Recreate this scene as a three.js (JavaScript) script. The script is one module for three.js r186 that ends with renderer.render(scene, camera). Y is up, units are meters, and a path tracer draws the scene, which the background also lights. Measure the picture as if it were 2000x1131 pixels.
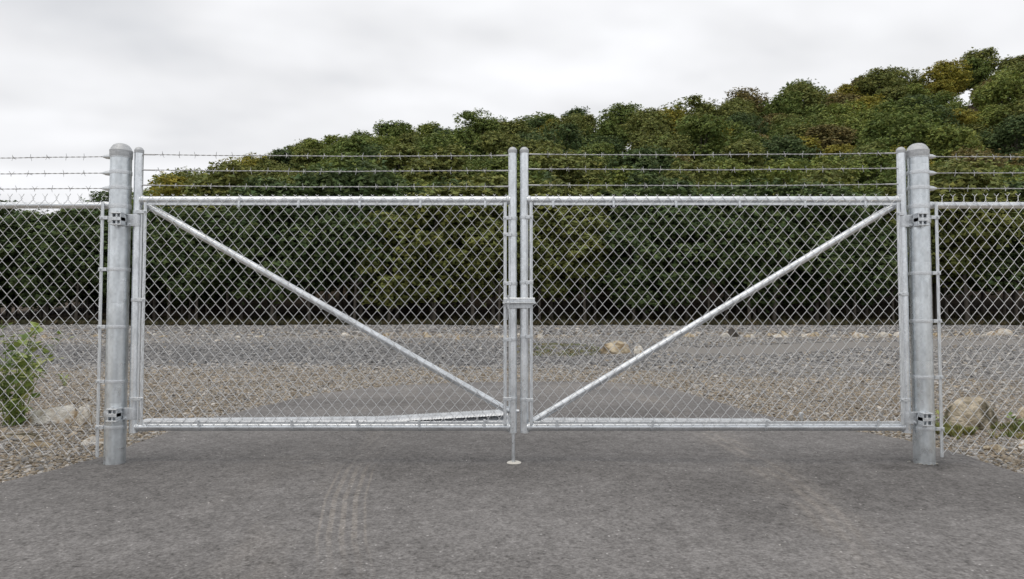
import * as THREE from 'three';
import { mergeGeometries } from 'three/addons/utils/BufferGeometryUtils.js';

// ---------------------------------------------------------------- camera, sky, sun, exposure
const scene = new THREE.Scene();
const EYE = 0.88, BACK = 4.29;                       // the camera stands 4.29 m in front of the gate
const camera = new THREE.PerspectiveCamera(2 * Math.atan(565.5 / 1400) * 180 / Math.PI, 2000 / 1131, 0.05, 1500);
camera.position.set(0, EYE, BACK);
camera.rotation.x = Math.atan(55 / 1400);
const renderer = new THREE.WebGLRenderer({ antialias: true });
renderer.toneMapping = THREE.LinearToneMapping;
renderer.toneMappingExposure = 1.0;
renderer.shadowMap.enabled = true;

let seed = 7;
const rnd = () => { seed |= 0; seed = (seed + 0x6D2B79F5) | 0; let t = Math.imul(seed ^ (seed >>> 15), 1 | seed); t = (t + Math.imul(t ^ (t >>> 7), 61 | t)) ^ t; return ((t ^ (t >>> 14)) >>> 0) / 4294967296; };
const rr = (a, b) => a + (b - a) * rnd();
const hash = (x, y, z) => { let h = Math.imul(x, 374761393) ^ Math.imul(y, 668265263) ^ Math.imul(z, 1274126177); h = Math.imul(h ^ (h >>> 13), 1274126177); return ((h ^ (h >>> 16)) >>> 0) / 4294967296; };
const fade = (t) => t * t * (3 - 2 * t);
function n2(x, y, s = 0) {
  const ix = Math.floor(x), iy = Math.floor(y), u = fade(x - ix), v = fade(y - iy);
  const a = hash(ix, iy, s), b = hash(ix + 1, iy, s), c = hash(ix, iy + 1, s), d = hash(ix + 1, iy + 1, s);
  return a + (b - a) * u + (c - a + (a - b - c + d) * u) * v;
}
function n3(x, y, z, s = 0) { const iz = Math.floor(z), w = fade(z - iz); return n2(x, y, s + iz * 57) * (1 - w) + n2(x, y, s + (iz + 1) * 57) * w; }
const fbm2 = (x, y, o = 4, s = 0) => { let r = 0, a = 0.5, t = 0; for (let i = 0; i < o; i++) { r += a * n2(x, y, s + i * 13); t += a; a *= 0.5; x = x * 2.03 + 17.1; y = y * 2.03 + 5.7; } return r / t; };
const fbm3 = (x, y, z, o = 4, s = 0) => { let r = 0, a = 0.5, t = 0; for (let i = 0; i < o; i++) { r += a * n3(x, y, z, s + i * 13); t += a; a *= 0.5; x = x * 2.03 + 7.1; y = y * 2.03 + 5.7; z = z * 2.03 + 3.3; } return r / t; };
const clamp = THREE.MathUtils.clamp, smooth = THREE.MathUtils.smoothstep, lerp = THREE.MathUtils.lerp;
const tableAt = (T, x) => { if (x <= T[0][0]) return T[0][1]; for (let i = 1; i < T.length; i++) if (x <= T[i][0]) return lerp(T[i - 1][1], T[i][1], (x - T[i - 1][0]) / (T[i][0] - T[i - 1][0])); return T[T.length - 1][1]; };

{ // an even overcast sky: thin layered cloud, the same all round
  const W = 1024, H = 512, data = new Float32Array(W * H * 4);
  for (let j = 0; j < H; j++) for (let i = 0; i < W; i++) {
    const el = ((j + 0.5) / H - 0.5) * Math.PI, az = ((i + 0.5) / W) * 2 * Math.PI;
    const y = Math.max(Math.sin(el), 0) + 0.16, x = Math.cos(el) * Math.cos(az) / y, z = Math.cos(el) * Math.sin(az) / y;
    const broad = fbm2(x * 1.3 + 40, z * 1.3 + 12, 5, 3), wisp = fbm2(x * 3.2 + z * 1.2 + 9, z * 4.6 + 31, 5, 91);
    const v = 0.9 + 0.24 * (broad - 0.5) + 0.3 * (wisp - 0.5);
    const o = (j * W + i) * 4, tint = clamp((0.86 - v) * 0.25, 0, 0.06);
    data[o] = v * (0.985 - tint); data[o + 1] = v * (0.993 - tint * 0.6); data[o + 2] = v * 1.02; data[o + 3] = 1;
  }
  const t = new THREE.DataTexture(data, W, H, THREE.RGBAFormat, THREE.FloatType);
  t.mapping = THREE.EquirectangularReflectionMapping; t.magFilter = THREE.LinearFilter; t.minFilter = THREE.LinearFilter; t.wrapS = THREE.RepeatWrapping; t.needsUpdate = true;
  scene.background = t; scene.environment = t;
}
const sun = new THREE.DirectionalLight(0xfff4e6, 1.1);      // the sun behind cloud: high, from the left behind the camera
sun.position.set(-9, 46, 4); sun.target.position.set(0, 0, -10); sun.castShadow = true; sun.shadow.radius = 80;
sun.shadow.mapSize.set(4096, 4096);
Object.assign(sun.shadow.camera, { left: -120, right: 120, top: 120, bottom: -120, near: 1, far: 400 });
scene.add(sun, sun.target);

// ---------------------------------------------------------------- helpers
const taken = new Map();
const numbered = (name) => { const n = taken.get(name) ?? 0; taken.set(name, n + 1); return n ? `${name}_${String(n).padStart(3, '0')}` : name; };
function tag(o, label, category, group, kind) { Object.assign(o.userData, { label, category }); if (group) o.userData.group = group; if (kind) o.userData.kind = kind; return o; }
function base(name, x, y, z, label, category, group) { const g = new THREE.Group(); g.name = numbered(name); g.position.set(x, y, z); scene.add(g); return tag(g, label, category, group); }
function part(name, geometry, material, parent) { const m = new THREE.Mesh(geometry, material); m.name = name; m.castShadow = m.receiveShadow = true; parent.add(m); return m; }
function single(name, geometry, material, x, y, z, label, category, group) { const m = part(numbered(name), geometry, material, scene); m.position.set(x, y, z); return tag(m, label, category, group); }
function structure(name, geometry, material) { const m = part(numbered(name), geometry, material, scene); m.userData.kind = 'structure'; return m; }
const V = (x, y, z) => new THREE.Vector3(x, y, z);
function geo(pos, idx, uv, col) {
  const g = new THREE.BufferGeometry();
  g.setAttribute('position', new THREE.Float32BufferAttribute(pos, 3));
  if (uv) g.setAttribute('uv', new THREE.Float32BufferAttribute(uv, 2));
  if (col) g.setAttribute('color', new THREE.Float32BufferAttribute(col, 3));
  g.setIndex(idx); g.computeVertexNormals(); return g;
}
// a tube along points; uv in metres round and along it
function tube(pts, r, sides = 6, ends = true, radii) {
  const pos = [], nor = [], uv = [], idx = [], T = V(0, 0, 0), A = V(0, 0, 0), B = V(0, 0, 0), ref = V(0, 0, 1); let run = rnd() * 3;
  const a0 = pts[0], a1 = pts[pts.length - 1];
  if (Math.abs(a1.clone().sub(a0).normalize().z) > 0.8) ref.set(0, 1, 0);
  for (let i = 0; i < pts.length; i++) {
    T.copy(pts[Math.min(i + 1, pts.length - 1)]).sub(pts[Math.max(i - 1, 0)]).normalize();
    A.crossVectors(ref, T).normalize(); B.crossVectors(T, A).normalize();
    if (i) run += pts[i].distanceTo(pts[i - 1]);
    const R = radii ? radii[i] : r;
    for (let k = 0; k <= sides; k++) {
      const t = (k / sides) * Math.PI * 2, c = Math.cos(t), s = Math.sin(t);
      const nx = A.x * c + B.x * s, ny = A.y * c + B.y * s, nz = A.z * c + B.z * s;
      pos.push(pts[i].x + nx * R, pts[i].y + ny * R, pts[i].z + nz * R); nor.push(nx, ny, nz); uv.push((k / sides) * 2 * Math.PI * r, run);
    }
  }
  const w = sides + 1;
  for (let i = 0; i < pts.length - 1; i++) for (let k = 0; k < sides; k++) { const a = i * w + k; idx.push(a, a + 1, a + w, a + 1, a + w + 1, a + w); }
  if (ends) for (const e of [0, pts.length - 1]) {
    const c = pos.length / 3, d = pts[e === 0 ? 1 : e - 1].clone().sub(pts[e]).normalize().negate();
    pos.push(pts[e].x, pts[e].y, pts[e].z); nor.push(d.x, d.y, d.z); uv.push(0, 0);
    for (let k = 0; k <= sides; k++) { const o = (e * w + k) * 3; pos.push(pos[o], pos[o + 1], pos[o + 2]); nor.push(d.x, d.y, d.z); uv.push(0, 0); }
    for (let k = 1; k <= sides; k++) e === 0 ? idx.push(c, c + k + 1, c + k) : idx.push(c, c + k, c + k + 1);
  }
  const g = new THREE.BufferGeometry();
  g.setAttribute('position', new THREE.Float32BufferAttribute(pos, 3)); g.setAttribute('normal', new THREE.Float32BufferAttribute(nor, 3)); g.setAttribute('uv', new THREE.Float32BufferAttribute(uv, 2));
  g.setIndex(idx); return g;
}
const pipe = (a, b, r, sides = 24) => tube([a, b], r, sides);
// a box with chamfered edges, uv in metres
function block(w, h, d, x = 0, y = 0, z = 0, bev = 0.0015) {
  bev = Math.min(bev, w * 0.3, h * 0.3, d * 0.3);
  const s = new THREE.Shape(), a = w / 2 - bev, b = h / 2 - bev;
  s.moveTo(-a, -b); s.lineTo(a, -b); s.lineTo(a, b); s.lineTo(-a, b); s.closePath();
  const g = new THREE.ExtrudeGeometry(s, { depth: d - 2 * bev, bevelEnabled: true, bevelThickness: bev, bevelSize: bev, bevelSegments: 1, curveSegments: 1 });
  return g.translate(x, y, z - d / 2 + bev);
}
const indexed = (g) => g.index ? g.toNonIndexed() : g;
const join = (...gs) => mergeGeometries(gs.flat().map((g) => { const q = indexed(g); for (const k of Object.keys(q.attributes)) if (!['position', 'normal', 'uv'].includes(k)) q.deleteAttribute(k); return q; }));
const latheY = (profile, sides = 24) => new THREE.LatheGeometry(profile.map(([r, y]) => new THREE.Vector2(r, y)), sides);
// a clamp band round an upright of radius r: an open strip of metal with thickness, its centre at height y
const ringY = (r, y, h, t = 0.0028, sides = 28) => latheY([[r, y - h / 2], [r + t, y - h / 2], [r + t, y + h / 2], [r, y + h / 2], [r, y - h / 2]], sides);
function texture(w, h, fn, srgb = true) {
  const d = new Uint8Array(w * h * 4);
  for (let j = 0; j < h; j++) for (let i = 0; i < w; i++) { const c = fn(i, j), o = (j * w + i) * 4; d[o] = clamp(c[0], 0, 255); d[o + 1] = clamp(c[1], 0, 255); d[o + 2] = clamp(c[2], 0, 255); d[o + 3] = 255; }
  const t = new THREE.DataTexture(d, w, h); t.magFilter = THREE.LinearFilter; t.minFilter = THREE.LinearMipmapLinearFilter; t.generateMipmaps = true; t.wrapS = t.wrapT = THREE.RepeatWrapping;
  if (srgb) t.colorSpace = THREE.SRGBColorSpace; t.needsUpdate = true; return t;
}
// noise that closes on itself every `per` cells
const tn = (x, y, per, s) => { const ix = Math.floor(x), iy = Math.floor(y), u = fade(x - ix), v = fade(y - iy), m = (q) => ((q % per) + per) % per; const a = hash(m(ix), m(iy), s), b = hash(m(ix + 1), m(iy), s), c = hash(m(ix), m(iy + 1), s), d = hash(m(ix + 1), m(iy + 1), s); return a + (b - a) * u + (c - a + (a - b - c + d) * u) * v; };

// ---------------------------------------------------------------- materials
const galvTex = texture(512, 512, (i, j) => {            // zinc: spangle, runs along the pipe, small dull spots
  const u = i / 512, v = j / 512;
  const spangle = tn(u * 60, v * 44, 4e4, 5) * 0.5 + tn(u * 24, v * 12, 4e4, 6) * 0.5, runs = tn(u * 48, v * 3, 48, 8), cloud = tn(u * 6, v * 5, 30, 9), spot = tn(u * 70, v * 50, 4e4, 10);
  let k = 186 + 26 * (spangle - 0.5) + 15 * (runs - 0.5) + 26 * (cloud - 0.5); if (spot > 0.93) k -= 200 * (spot - 0.93);
  return [k - 3, k, k + 2.5];
});
const galvRough = texture(256, 256, (i, j) => { const k = 112 + 70 * (tn(i / 10, j / 16, 4e4, 15) - 0.5) + 60 * (tn(i / 40, j / 60, 4e4, 16) - 0.5); return [k, k, k]; }, false);
const repeated = (t, s) => { const c = t.clone(); c.repeat.set(s, s); c.needsUpdate = true; return c; };
const galv = new THREE.MeshStandardMaterial({ name: 'galvanised_pipe', map: repeated(galvTex, 2.4), roughnessMap: repeated(galvRough, 3), roughness: 0.85, metalness: 0.85, color: new THREE.Color(1.5, 1.51, 1.52) });
const galvPost = new THREE.MeshStandardMaterial({ name: 'galvanised_post', map: repeated(galvTex, 1.7), roughnessMap: repeated(galvRough, 2), roughness: 0.8, metalness: 0.85, color: new THREE.Color(1.27, 1.3, 1.31) });
const galvFit = new THREE.MeshStandardMaterial({ name: 'galvanised_fitting', map: repeated(galvTex, 6), roughness: 0.45, metalness: 0.75, color: new THREE.Color(1.35, 1.36, 1.37) });
const wireMat = new THREE.MeshStandardMaterial({ name: 'galvanised_wire', roughness: 0.4, metalness: 0.75, color: new THREE.Color(0.7, 0.71, 0.72) });
const barbMat = new THREE.MeshStandardMaterial({ name: 'barbed_wire_zinc', roughness: 0.5, metalness: 0.5, color: new THREE.Color(0.5, 0.505, 0.51) });
const capMat = new THREE.MeshStandardMaterial({ name: 'cast_aluminium_cap', map: repeated(galvTex, 5), roughness: 0.6, metalness: 0.4, color: new THREE.Color(0.98, 0.98, 0.98) });

// ---------------------------------------------------------------- terrain
const RIDGE = [[-200, 3], [-82, 3], [-73, 6], [-66, 13], [-55.7, 18], [-48, 21], [-37, 24.5], [-28, 26.3], [-9, 28], [13, 29.6], [26, 31], [41, 33], [48, 32.4], [59, 34.5], [70, 37.5], [80, 39], [93, 40.7], [120, 44]];
function ground(x, z) {
  const far = -z, D = BACK - z;
  let h = 0.2 * smooth(far, 8, 21) + 0.19 * smooth(far, 18, 42);
  if (D > 48) h += tableAt(RIDGE, x - 0.5 * (130 - Math.min(D, 130))) * Math.pow(clamp((D - 48) / 82, 0, 1), 1.05) - (D > 134 ? (D - 134) * 0.25 : 0);
  return Math.max(h, -2);
}
const rough = (x, z) => { const off = smooth(Math.abs(x), 2.9, 3.6) + smooth(-z, 5.6, 6.4); return off > 0 ? Math.min(off, 1) * (0.05 * (fbm2(x * 1.3, z * 1.3, 4, 77) - 0.42)) : 0; };
const heightAt = (x, z) => ground(x, z) + rough(x, z) + (-z > 9 ? 0.12 * (fbm2(x * 0.35, z * 0.5, 3, 44) - 0.5) * smooth(-z, 9, 14) : 0);
// what lies on the ground: share of sand, grey crushed stone, dark stone, leaf litter
function zone(x, z) {
  const far = -z + (2.2 + 0.06 * Math.abs(z)) * (fbm2(x * 0.2, z * 0.3, 4, 21) - 0.5) * 1.5, side = smooth(x, 1.5, 4.5);
  const grey = smooth(far, 7.2 - 2.6 * side, 8.6 - 2.2 * side), litter = smooth(far, 36.5, 40);
  const dark = smooth(far, 8, 9.5) * (1 - smooth(far, 13, 19)) * (1 - 0.7 * smooth(x, -1, 4)), strip = smooth(far, 15, 18) * (1 - smooth(far, 23, 28)) * smooth(fbm2(x * 0.22, z * 0.55, 3, 88), 0.47, 0.6);
  return { grey: grey * (1 - 0.8 * strip), litter, dark };
}
const SAND = [0.32, 0.275, 0.215], GREY = [0.27, 0.265, 0.258], DARK = [0.145, 0.145, 0.148], LITTER = [0.085, 0.062, 0.042];
const mix3 = (a, b, t) => [lerp(a[0], b[0], t), lerp(a[1], b[1], t), lerp(a[2], b[2], t)];
const soil = (x, z) => { const q = zone(x, z); return mix3(mix3(mix3(SAND, GREY, q.grey), DARK, q.dark), LITTER, q.litter); };
const gravelTex = texture(1024, 1024, (i, j) => {
  const u = i / 1024, v = j / 1024, a = tn(u * 90, v * 90, 90, 31), b = tn(u * 180, v * 180, 180, 32), c = tn(u * 12, v * 12, 12, 33), k = 195 + 90 * (a - 0.5) + 110 * (b - 0.5) + 40 * (c - 0.5), w = 16 * (tn(u * 70, v * 70, 70, 34) - 0.5);
  return [k + w, k, k - w];
});
const gravelBump = texture(1024, 1024, (i, j) => { const u = i / 1024, v = j / 1024, k = 128 + 120 * (tn(u * 90, v * 90, 90, 31) - 0.5) + 100 * (tn(u * 180, v * 180, 180, 32) - 0.5); return [k, k, k]; }, false);
{
  const stretch = (from, to, step, grow) => { const out = [from]; let s = step; while (out[out.length - 1] < to) { out.push(out[out.length - 1] + s); s *= grow; } return out; };
  const half = stretch(0, 8, 0.09, 1).concat(stretch(8.1, 320, 0.12, 1.06)), xs = [...half.slice(1).map((v) => -v).reverse(), ...half], zs = [-14, -8, ...stretch(-4, 12, 0.09, 1), ...stretch(12.1, 420, 0.11, 1.035)];
  const pos = [], uv = [], col = [], idx = [], W = xs.length;
  for (const f of zs) for (const x of xs) {
    const z = -f; pos.push(x, heightAt(x, z), z); uv.push(x / 2.2, z / 2.2);
    const c = soil(x, z), t = 0.85 + 0.3 * fbm2(x * 1.7, z * 1.7, 4, 61); col.push(c[0] * t, c[1] * t, c[2] * t);
  }
  for (let j = 0; j < zs.length - 1; j++) for (let i = 0; i < W - 1; i++) { const a = j * W + i; idx.push(a, a + 1, a + W, a + 1, a + W + 1, a + W); }
  structure('ground', geo(pos, idx, uv, col), new THREE.MeshStandardMaterial({ name: 'gravel_soil', vertexColors: true, map: gravelTex, bumpMap: gravelBump, bumpScale: 0.02, roughness: 1, color: new THREE.Color(1.5, 1.5, 1.5) }));
}

// ---------------------------------------------------------------- asphalt drive
const EDGE = [[-2.9, 9], [-2.78, 3], [-2.67, 0.51], [-2.6, 0.2], [-2.55, -0.21], [-2.58, -0.7], [-2.59, -1.24], [-2.54, -2.09], [-2.36, -3.1], [-2.12, -4.0], [-1.62, -4.7], [-1.1, -5.1], [-0.5, -5.33], [0.1, -5.42], [0.8, -5.4], [1.36, -5.27], [1.75, -4.9], [1.95, -4.3], [2.1, -3.2], [2.23, -2.1], [2.5, -1.35], [2.69, -1.08], [2.8, -0.6], [2.84, -0.16], [2.82, 0.33], [2.85, 3], [2.95, 9]];
const edgeLine = new THREE.CatmullRomCurve3(EDGE.map(([x, z]) => V(x, 0, z))).getSpacedPoints(700).map((p) => { const w = 0.05 * (fbm2(p.x * 5, p.z * 5, 4, 3) - 0.5); return V(p.x + w, 0, p.z + w); });
const inDrive = (x, z) => { let c = false; for (let i = 0, j = EDGE.length - 1; i < EDGE.length; j = i++) { const [a, b] = EDGE[i], [p, q] = EDGE[j]; if ((b > z) !== (q > z) && x < ((p - a) * (z - b)) / (q - b) + a) c = !c; } return c; };
const TX = 7.2, TZ = 10, X0 = -3.6, Z0 = -6;         // the colour map covers the drive once
const trackL = [[1.84, -0.56], [1.45, -0.67], [0.82, -0.8], [0.14, -0.89], [-0.79, -0.93], [-2.3, -0.93], [-5, -0.8]], trackR = [[1.84, 1.2], [1.45, 1.3], [1.0, 1.39], [0.45, 1.44], [-0.32, 1.48], [-1.12, 1.5], [-2.5, 1.5], [-5, 1.3]];
const at = (T, z) => tableAt([...T].reverse(), z);
const roadTex = texture(2048, 2048, (i, j) => {
  const x = X0 + (i / 2048) * TX, z = Z0 + (j / 2048) * TZ;
  const blotch = fbm2(x * 0.9, z * 1.3, 4, 201), mid = n2(x * 14, z * 14, 202), grit = n2(x * 95, z * 95, 203), fine = hash(i, j, 204), fine2 = hash(i >> 1, j >> 1, 205);
  let k = 106 + 38 * (blotch - 0.5) + 11 * (mid - 0.5) + 30 * (grit - 0.5) + 16 * (n2(x * 38, z * 30, 208) - 0.5) + 22 * (fine - 0.5) + 18 * (fine2 - 0.5);
  if (grit < 0.16) k -= (0.16 - grit) * 150;
  if (hash(i >> 1, j >> 1, 207) > 0.9975) k += 50;
  let dust = 0;
  { const d = x - at(trackL, z), worn = 0.25 + 0.75 * smooth(z, -0.1, 0.4) * (1 - smooth(z, 1.25, 1.8)), rib = Math.abs(d) < 0.1 ? smooth(Math.cos((d / 0.05) * 2 * Math.PI), -0.25, 0.45) : 0; dust += rib * worn * 0.55 * smooth(n2(x * 60, z * 40, 210), -0.3, 0.6); }
  { const d = (x - at(trackR, z)) / 0.14, ribs = 0.7 + 0.3 * Math.cos(d * 13); dust += Math.exp(-d * d) * 0.62 * ribs * smooth(fbm2(x * 9, z * 4, 3, 211), 0.22, 0.72) * (1 - 0.5 * smooth(z, 1.0, 1.9)); }
  { const d = (x + 0.05 - at(trackL, z) + 0.25) / 0.3; dust += 0.22 * Math.exp(-d * d) * smooth(fbm2(x * 7, z * 2, 3, 212), 0.4, 0.8); }
  { const d = (z + 0.06 - 0.03 * Math.sin(x * 2)) / 0.022; dust += 0.3 * Math.exp(-d * d) * smooth(fbm2(x * 2.4, z * 3, 3, 213), 0.5, 0.72); }
  { const d = (x + z * 0.2 + 0.4 + 0.2 * Math.sin(z * 1.4)) / 0.05; dust += 0.3 * Math.exp(-d * d) * smooth(fbm2(x * 3, z * 1.1, 3, 214), 0.5, 0.7) * smooth(-z, 0.3, 1.2); }
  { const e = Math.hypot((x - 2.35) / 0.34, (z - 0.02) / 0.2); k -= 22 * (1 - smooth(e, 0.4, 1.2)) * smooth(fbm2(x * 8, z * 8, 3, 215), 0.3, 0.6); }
  const sandy = smooth(-z, 2.2, 5) * 0.5 * smooth(fbm2(x * 1.5, z * 1.5, 4, 216), 0.42, 0.62);
  dust = Math.min(dust + sandy * 0.5, 1);
  return [k + 2 + 34 * dust, k + 30 * dust, k - 1 + 24 * dust];
});
roadTex.wrapS = roadTex.wrapT = THREE.ClampToEdgeWrapping;
const roadBump = texture(1024, 1024, (i, j) => { const u = i / 1024, v = j / 1024, g = tn(u * 150, v * 150, 150, 221), k = 128 + 90 * (g - 0.5) + 70 * (tn(u * 300, v * 300, 300, 222) - 0.5) + 60 * (tn(u * 40, v * 40, 40, 223) - 0.5); return [k, k, k]; }, false);
roadBump.repeat.set(TX / 1.3, TZ / 1.3);
const asphalt = new THREE.MeshStandardMaterial({ name: 'worn_asphalt', map: roadTex, bumpMap: roadBump, bumpScale: 0.006, roughness: 0.92 });
{
  const shape = new THREE.ShapeGeometry(new THREE.Shape(edgeLine.map((p) => new THREE.Vector2(p.x, -p.z)))).rotateX(-Math.PI / 2);
  const p = shape.attributes.position, uv = [];
  for (let i = 0; i < p.count; i++) { p.setY(i, 0.018); uv.push((p.getX(i) - X0) / TX, (p.getZ(i) - Z0) / TZ); }
  shape.setAttribute('uv', new THREE.Float32BufferAttribute(uv, 2)); shape.computeVertexNormals();
  const pos = [], u2 = [], idx = [];
  edgeLine.forEach((q, i) => {
    const t = edgeLine[Math.min(i + 1, edgeLine.length - 1)].clone().sub(edgeLine[Math.max(i - 1, 0)]).normalize(), out = V(-t.z, 0, t.x).multiplyScalar(0.05);
    for (const [s, y] of [[0, 0.018], [0.5, 0.008], [1, -0.03]]) { pos.push(q.x - out.x * s * -1, y, q.z - out.z * s * -1); u2.push((q.x - X0) / TX, (q.z + s * 0.05 - Z0) / TZ); }
    if (i) for (const k of [0, 1]) { const a = (i - 1) * 3 + k; idx.push(a, a + 1, a + 3, a + 1, a + 4, a + 3); }
  });
  structure('asphalt_drive', mergeGeometries([indexed(shape), indexed(geo(pos, idx, u2))]), asphalt);
}
{ // the far paved path that leaves to the right
  const top = [[4.2, -14.2], [5.5, -15.0], [7.5, -15.8], [10.5, -16.8], [15.9, -18.1], [24, -20], [40, -24]], bot = [[3.4, -12.4], [5.0, -11.6], [6.3, -12.2], [9, -14.0], [14.5, -16.3], [23, -18.4], [39, -22.4]];
  const pos = [], uv = [], idx = [], A = new THREE.CatmullRomCurve3(top.map(([x, z]) => V(x, 0, z))).getPoints(120), B = new THREE.CatmullRomCurve3(bot.map(([x, z]) => V(x, 0, z))).getPoints(120), N = 8;
  for (let i = 0; i <= 120; i++) for (let k = 0; k <= N; k++) { const p = A[i].clone().lerp(B[i], k / N); const w = (k === 0 || k === N) ? 0.15 * (fbm2(p.x * 2, p.z * 2, 3, 5) - 0.5) : 0; p.z += w; pos.push(p.x, heightAt(p.x, p.z) + (k === 0 || k === N ? 0.0 : 0.035), p.z); uv.push(p.x / TX, p.z / TZ); }
  for (let i = 0; i < 120; i++) for (let k = 0; k < N; k++) { const a = i * (N + 1) + k; idx.push(a, a + 1, a + N + 1, a + 1, a + N + 2, a + N + 1); }
  structure('paved_path', geo(pos, idx, uv), new THREE.MeshStandardMaterial({ name: 'dusty_asphalt', bumpMap: roadBump, bumpScale: 0.006, roughness: 0.95, color: new THREE.Color(0.2, 0.19, 0.178) }));
}
const onPath = (x, z) => { const a = tableAt([[4.2, -14.2], [5.5, -15.0], [10.5, -16.8], [15.9, -18.1], [40, -24]], x), b = tableAt([[3.4, -12.4], [5, -11.6], [6.3, -12.2], [9, -14], [14.5, -16.3], [39, -22.4]], x); return x > 3.8 && z > a - 0.05 && z < b + 0.05; };

// ---------------------------------------------------------------- loose stone
function stoneGeo(s, flat = 0.62) {
  const g = new THREE.IcosahedronGeometry(0.5, 0), p = g.attributes.position;
  for (let i = 0; i < p.count; i++) { const x = p.getX(i), y = p.getY(i), z = p.getZ(i), k = 0.72 + 0.56 * hash(Math.round(x * 90) + 500, Math.round(y * 90) + 500, Math.round(z * 90) + 500 + s); p.setXYZ(i, x * k * 1.15, y * k * flat, z * k * 0.9); }
  g.computeVertexNormals(); return g;
}
const stoneMat = new THREE.MeshStandardMaterial({ name: 'crushed_stone', roughness: 0.95 });
const STONES = [[0.37, 0.36, 0.345], [0.29, 0.285, 0.28], [0.2, 0.2, 0.202], [0.5, 0.48, 0.45], [0.32, 0.275, 0.215], [0.38, 0.32, 0.24], [0.22, 0.185, 0.14]];
function strew(name, label, spots, s) {
  const m = new THREE.InstancedMesh(stoneGeo(s), stoneMat, spots.length), M = new THREE.Matrix4(), q = new THREE.Quaternion(), e = new THREE.Euler(), c = new THREE.Color();
  spots.forEach(([x, y, z, r, col], i) => { e.set(rr(-0.6, 0.6), rr(0, 6.3), rr(-0.6, 0.6)); q.setFromEuler(e); M.compose(V(x, y, z), q, V(r * rr(0.7, 1.4), r * rr(0.7, 1.2), r * rr(0.7, 1.3))); m.setMatrixAt(i, M); m.setColorAt(i, c.setRGB(...col)); });
  m.name = numbered(name); m.castShadow = m.receiveShadow = true; scene.add(m); return tag(m, label, 'gravel', undefined, 'stuff');
}
{
  const near = [], mid = [], far = [];
  const put = (list, x, z, r) => {
    const q = zone(x, z); let c;
    const t = rnd(), warm = 1 - q.grey * 0.88;
    if (q.dark > rnd()) c = STONES[t < 0.62 ? 2 : t < 0.9 ? 1 : 0]; else if (rnd() < warm) c = STONES[t < 0.3 ? 0 : t < 0.5 ? 4 : t < 0.68 ? 5 : t < 0.78 ? 6 : t < 0.9 ? 3 : 1]; else c = STONES[t < 0.3 ? 0 : t < 0.68 ? 1 : t < 0.9 ? 2 : t < 0.96 ? 3 : 4];
    if (q.litter > 0.5 * rnd() + 0.3) return;
    const k = rr(0.58, 1.3) * 0.85; list.push([x, heightAt(x, z) + r * 0.16, z, r, [c[0] * k, c[1] * k, c[2] * k]]);
  };
  for (let i = 0; i < 260000; i++) {                // 2 to 5 cm near the fence
    const D = Math.sqrt(rr(3.3 ** 2, 13 ** 2)), x = rr(-0.86, 0.86) * D, z = BACK - D; if (inDrive(x, z)) continue;
    put(near, x, z, rr(0.009, 0.026) * (1 + 0.25 * (D > 8)) * (rnd() < 0.04 ? 1.9 : 1));
  }
  for (const p of edgeLine) for (let k = 0; k < 4; k++) { const x = p.x + rr(-0.02, 0.07) * Math.sign(p.x), z = p.z + rr(-0.05, 0.02); put(near, x, z, rr(0.01, 0.028)); }
  for (let i = 0; i < 150000; i++) { const D = Math.sqrt(rr(12.2 ** 2, 26 ** 2)), x = rr(-0.84, 0.84) * D, z = BACK - D; if (!onPath(x, z)) put(mid, x, z, rr(0.035, 0.085)); }
  for (let i = 0; i < 75000; i++) { const D = Math.sqrt(rr(25 ** 2, 45 ** 2)), x = rr(-0.84, 0.84) * D, z = BACK - D; put(far, x, z, rr(0.07, 0.15)); }
  strew('gravel', 'beige and grey gravel beside the asphalt drive', near, 1);
  strew('gravel', 'dark grey crushed stone bank beyond the gravel verge', mid, 2);
  strew('gravel', 'grey broken stone below the forest edge', far, 3);
  const bits = []; for (let i = 0; i < 420; i++) { const z = rr(-4.5, 2.4), x = rr(-2.5, 2.7); if (inDrive(x, z)) { const k = rr(0.12, 0.5); bits.push([x, 0.0185, z, rr(0.003, 0.009), [k, k * 0.97, k * 0.92]]); } }
  for (let i = 0; i < 34; i++) { const a = rr(0, 6.3), d = rr(0.058, 0.085), k = rr(0.12, 0.36); bits.push([2.447 + d * Math.cos(a), 0.02, d * Math.sin(a), rr(0.006, 0.016), [k, k * 0.97, k * 0.9]]); }
  strew('gravel', 'loose grit scattered on the asphalt drive', bits, 4);
}

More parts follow.
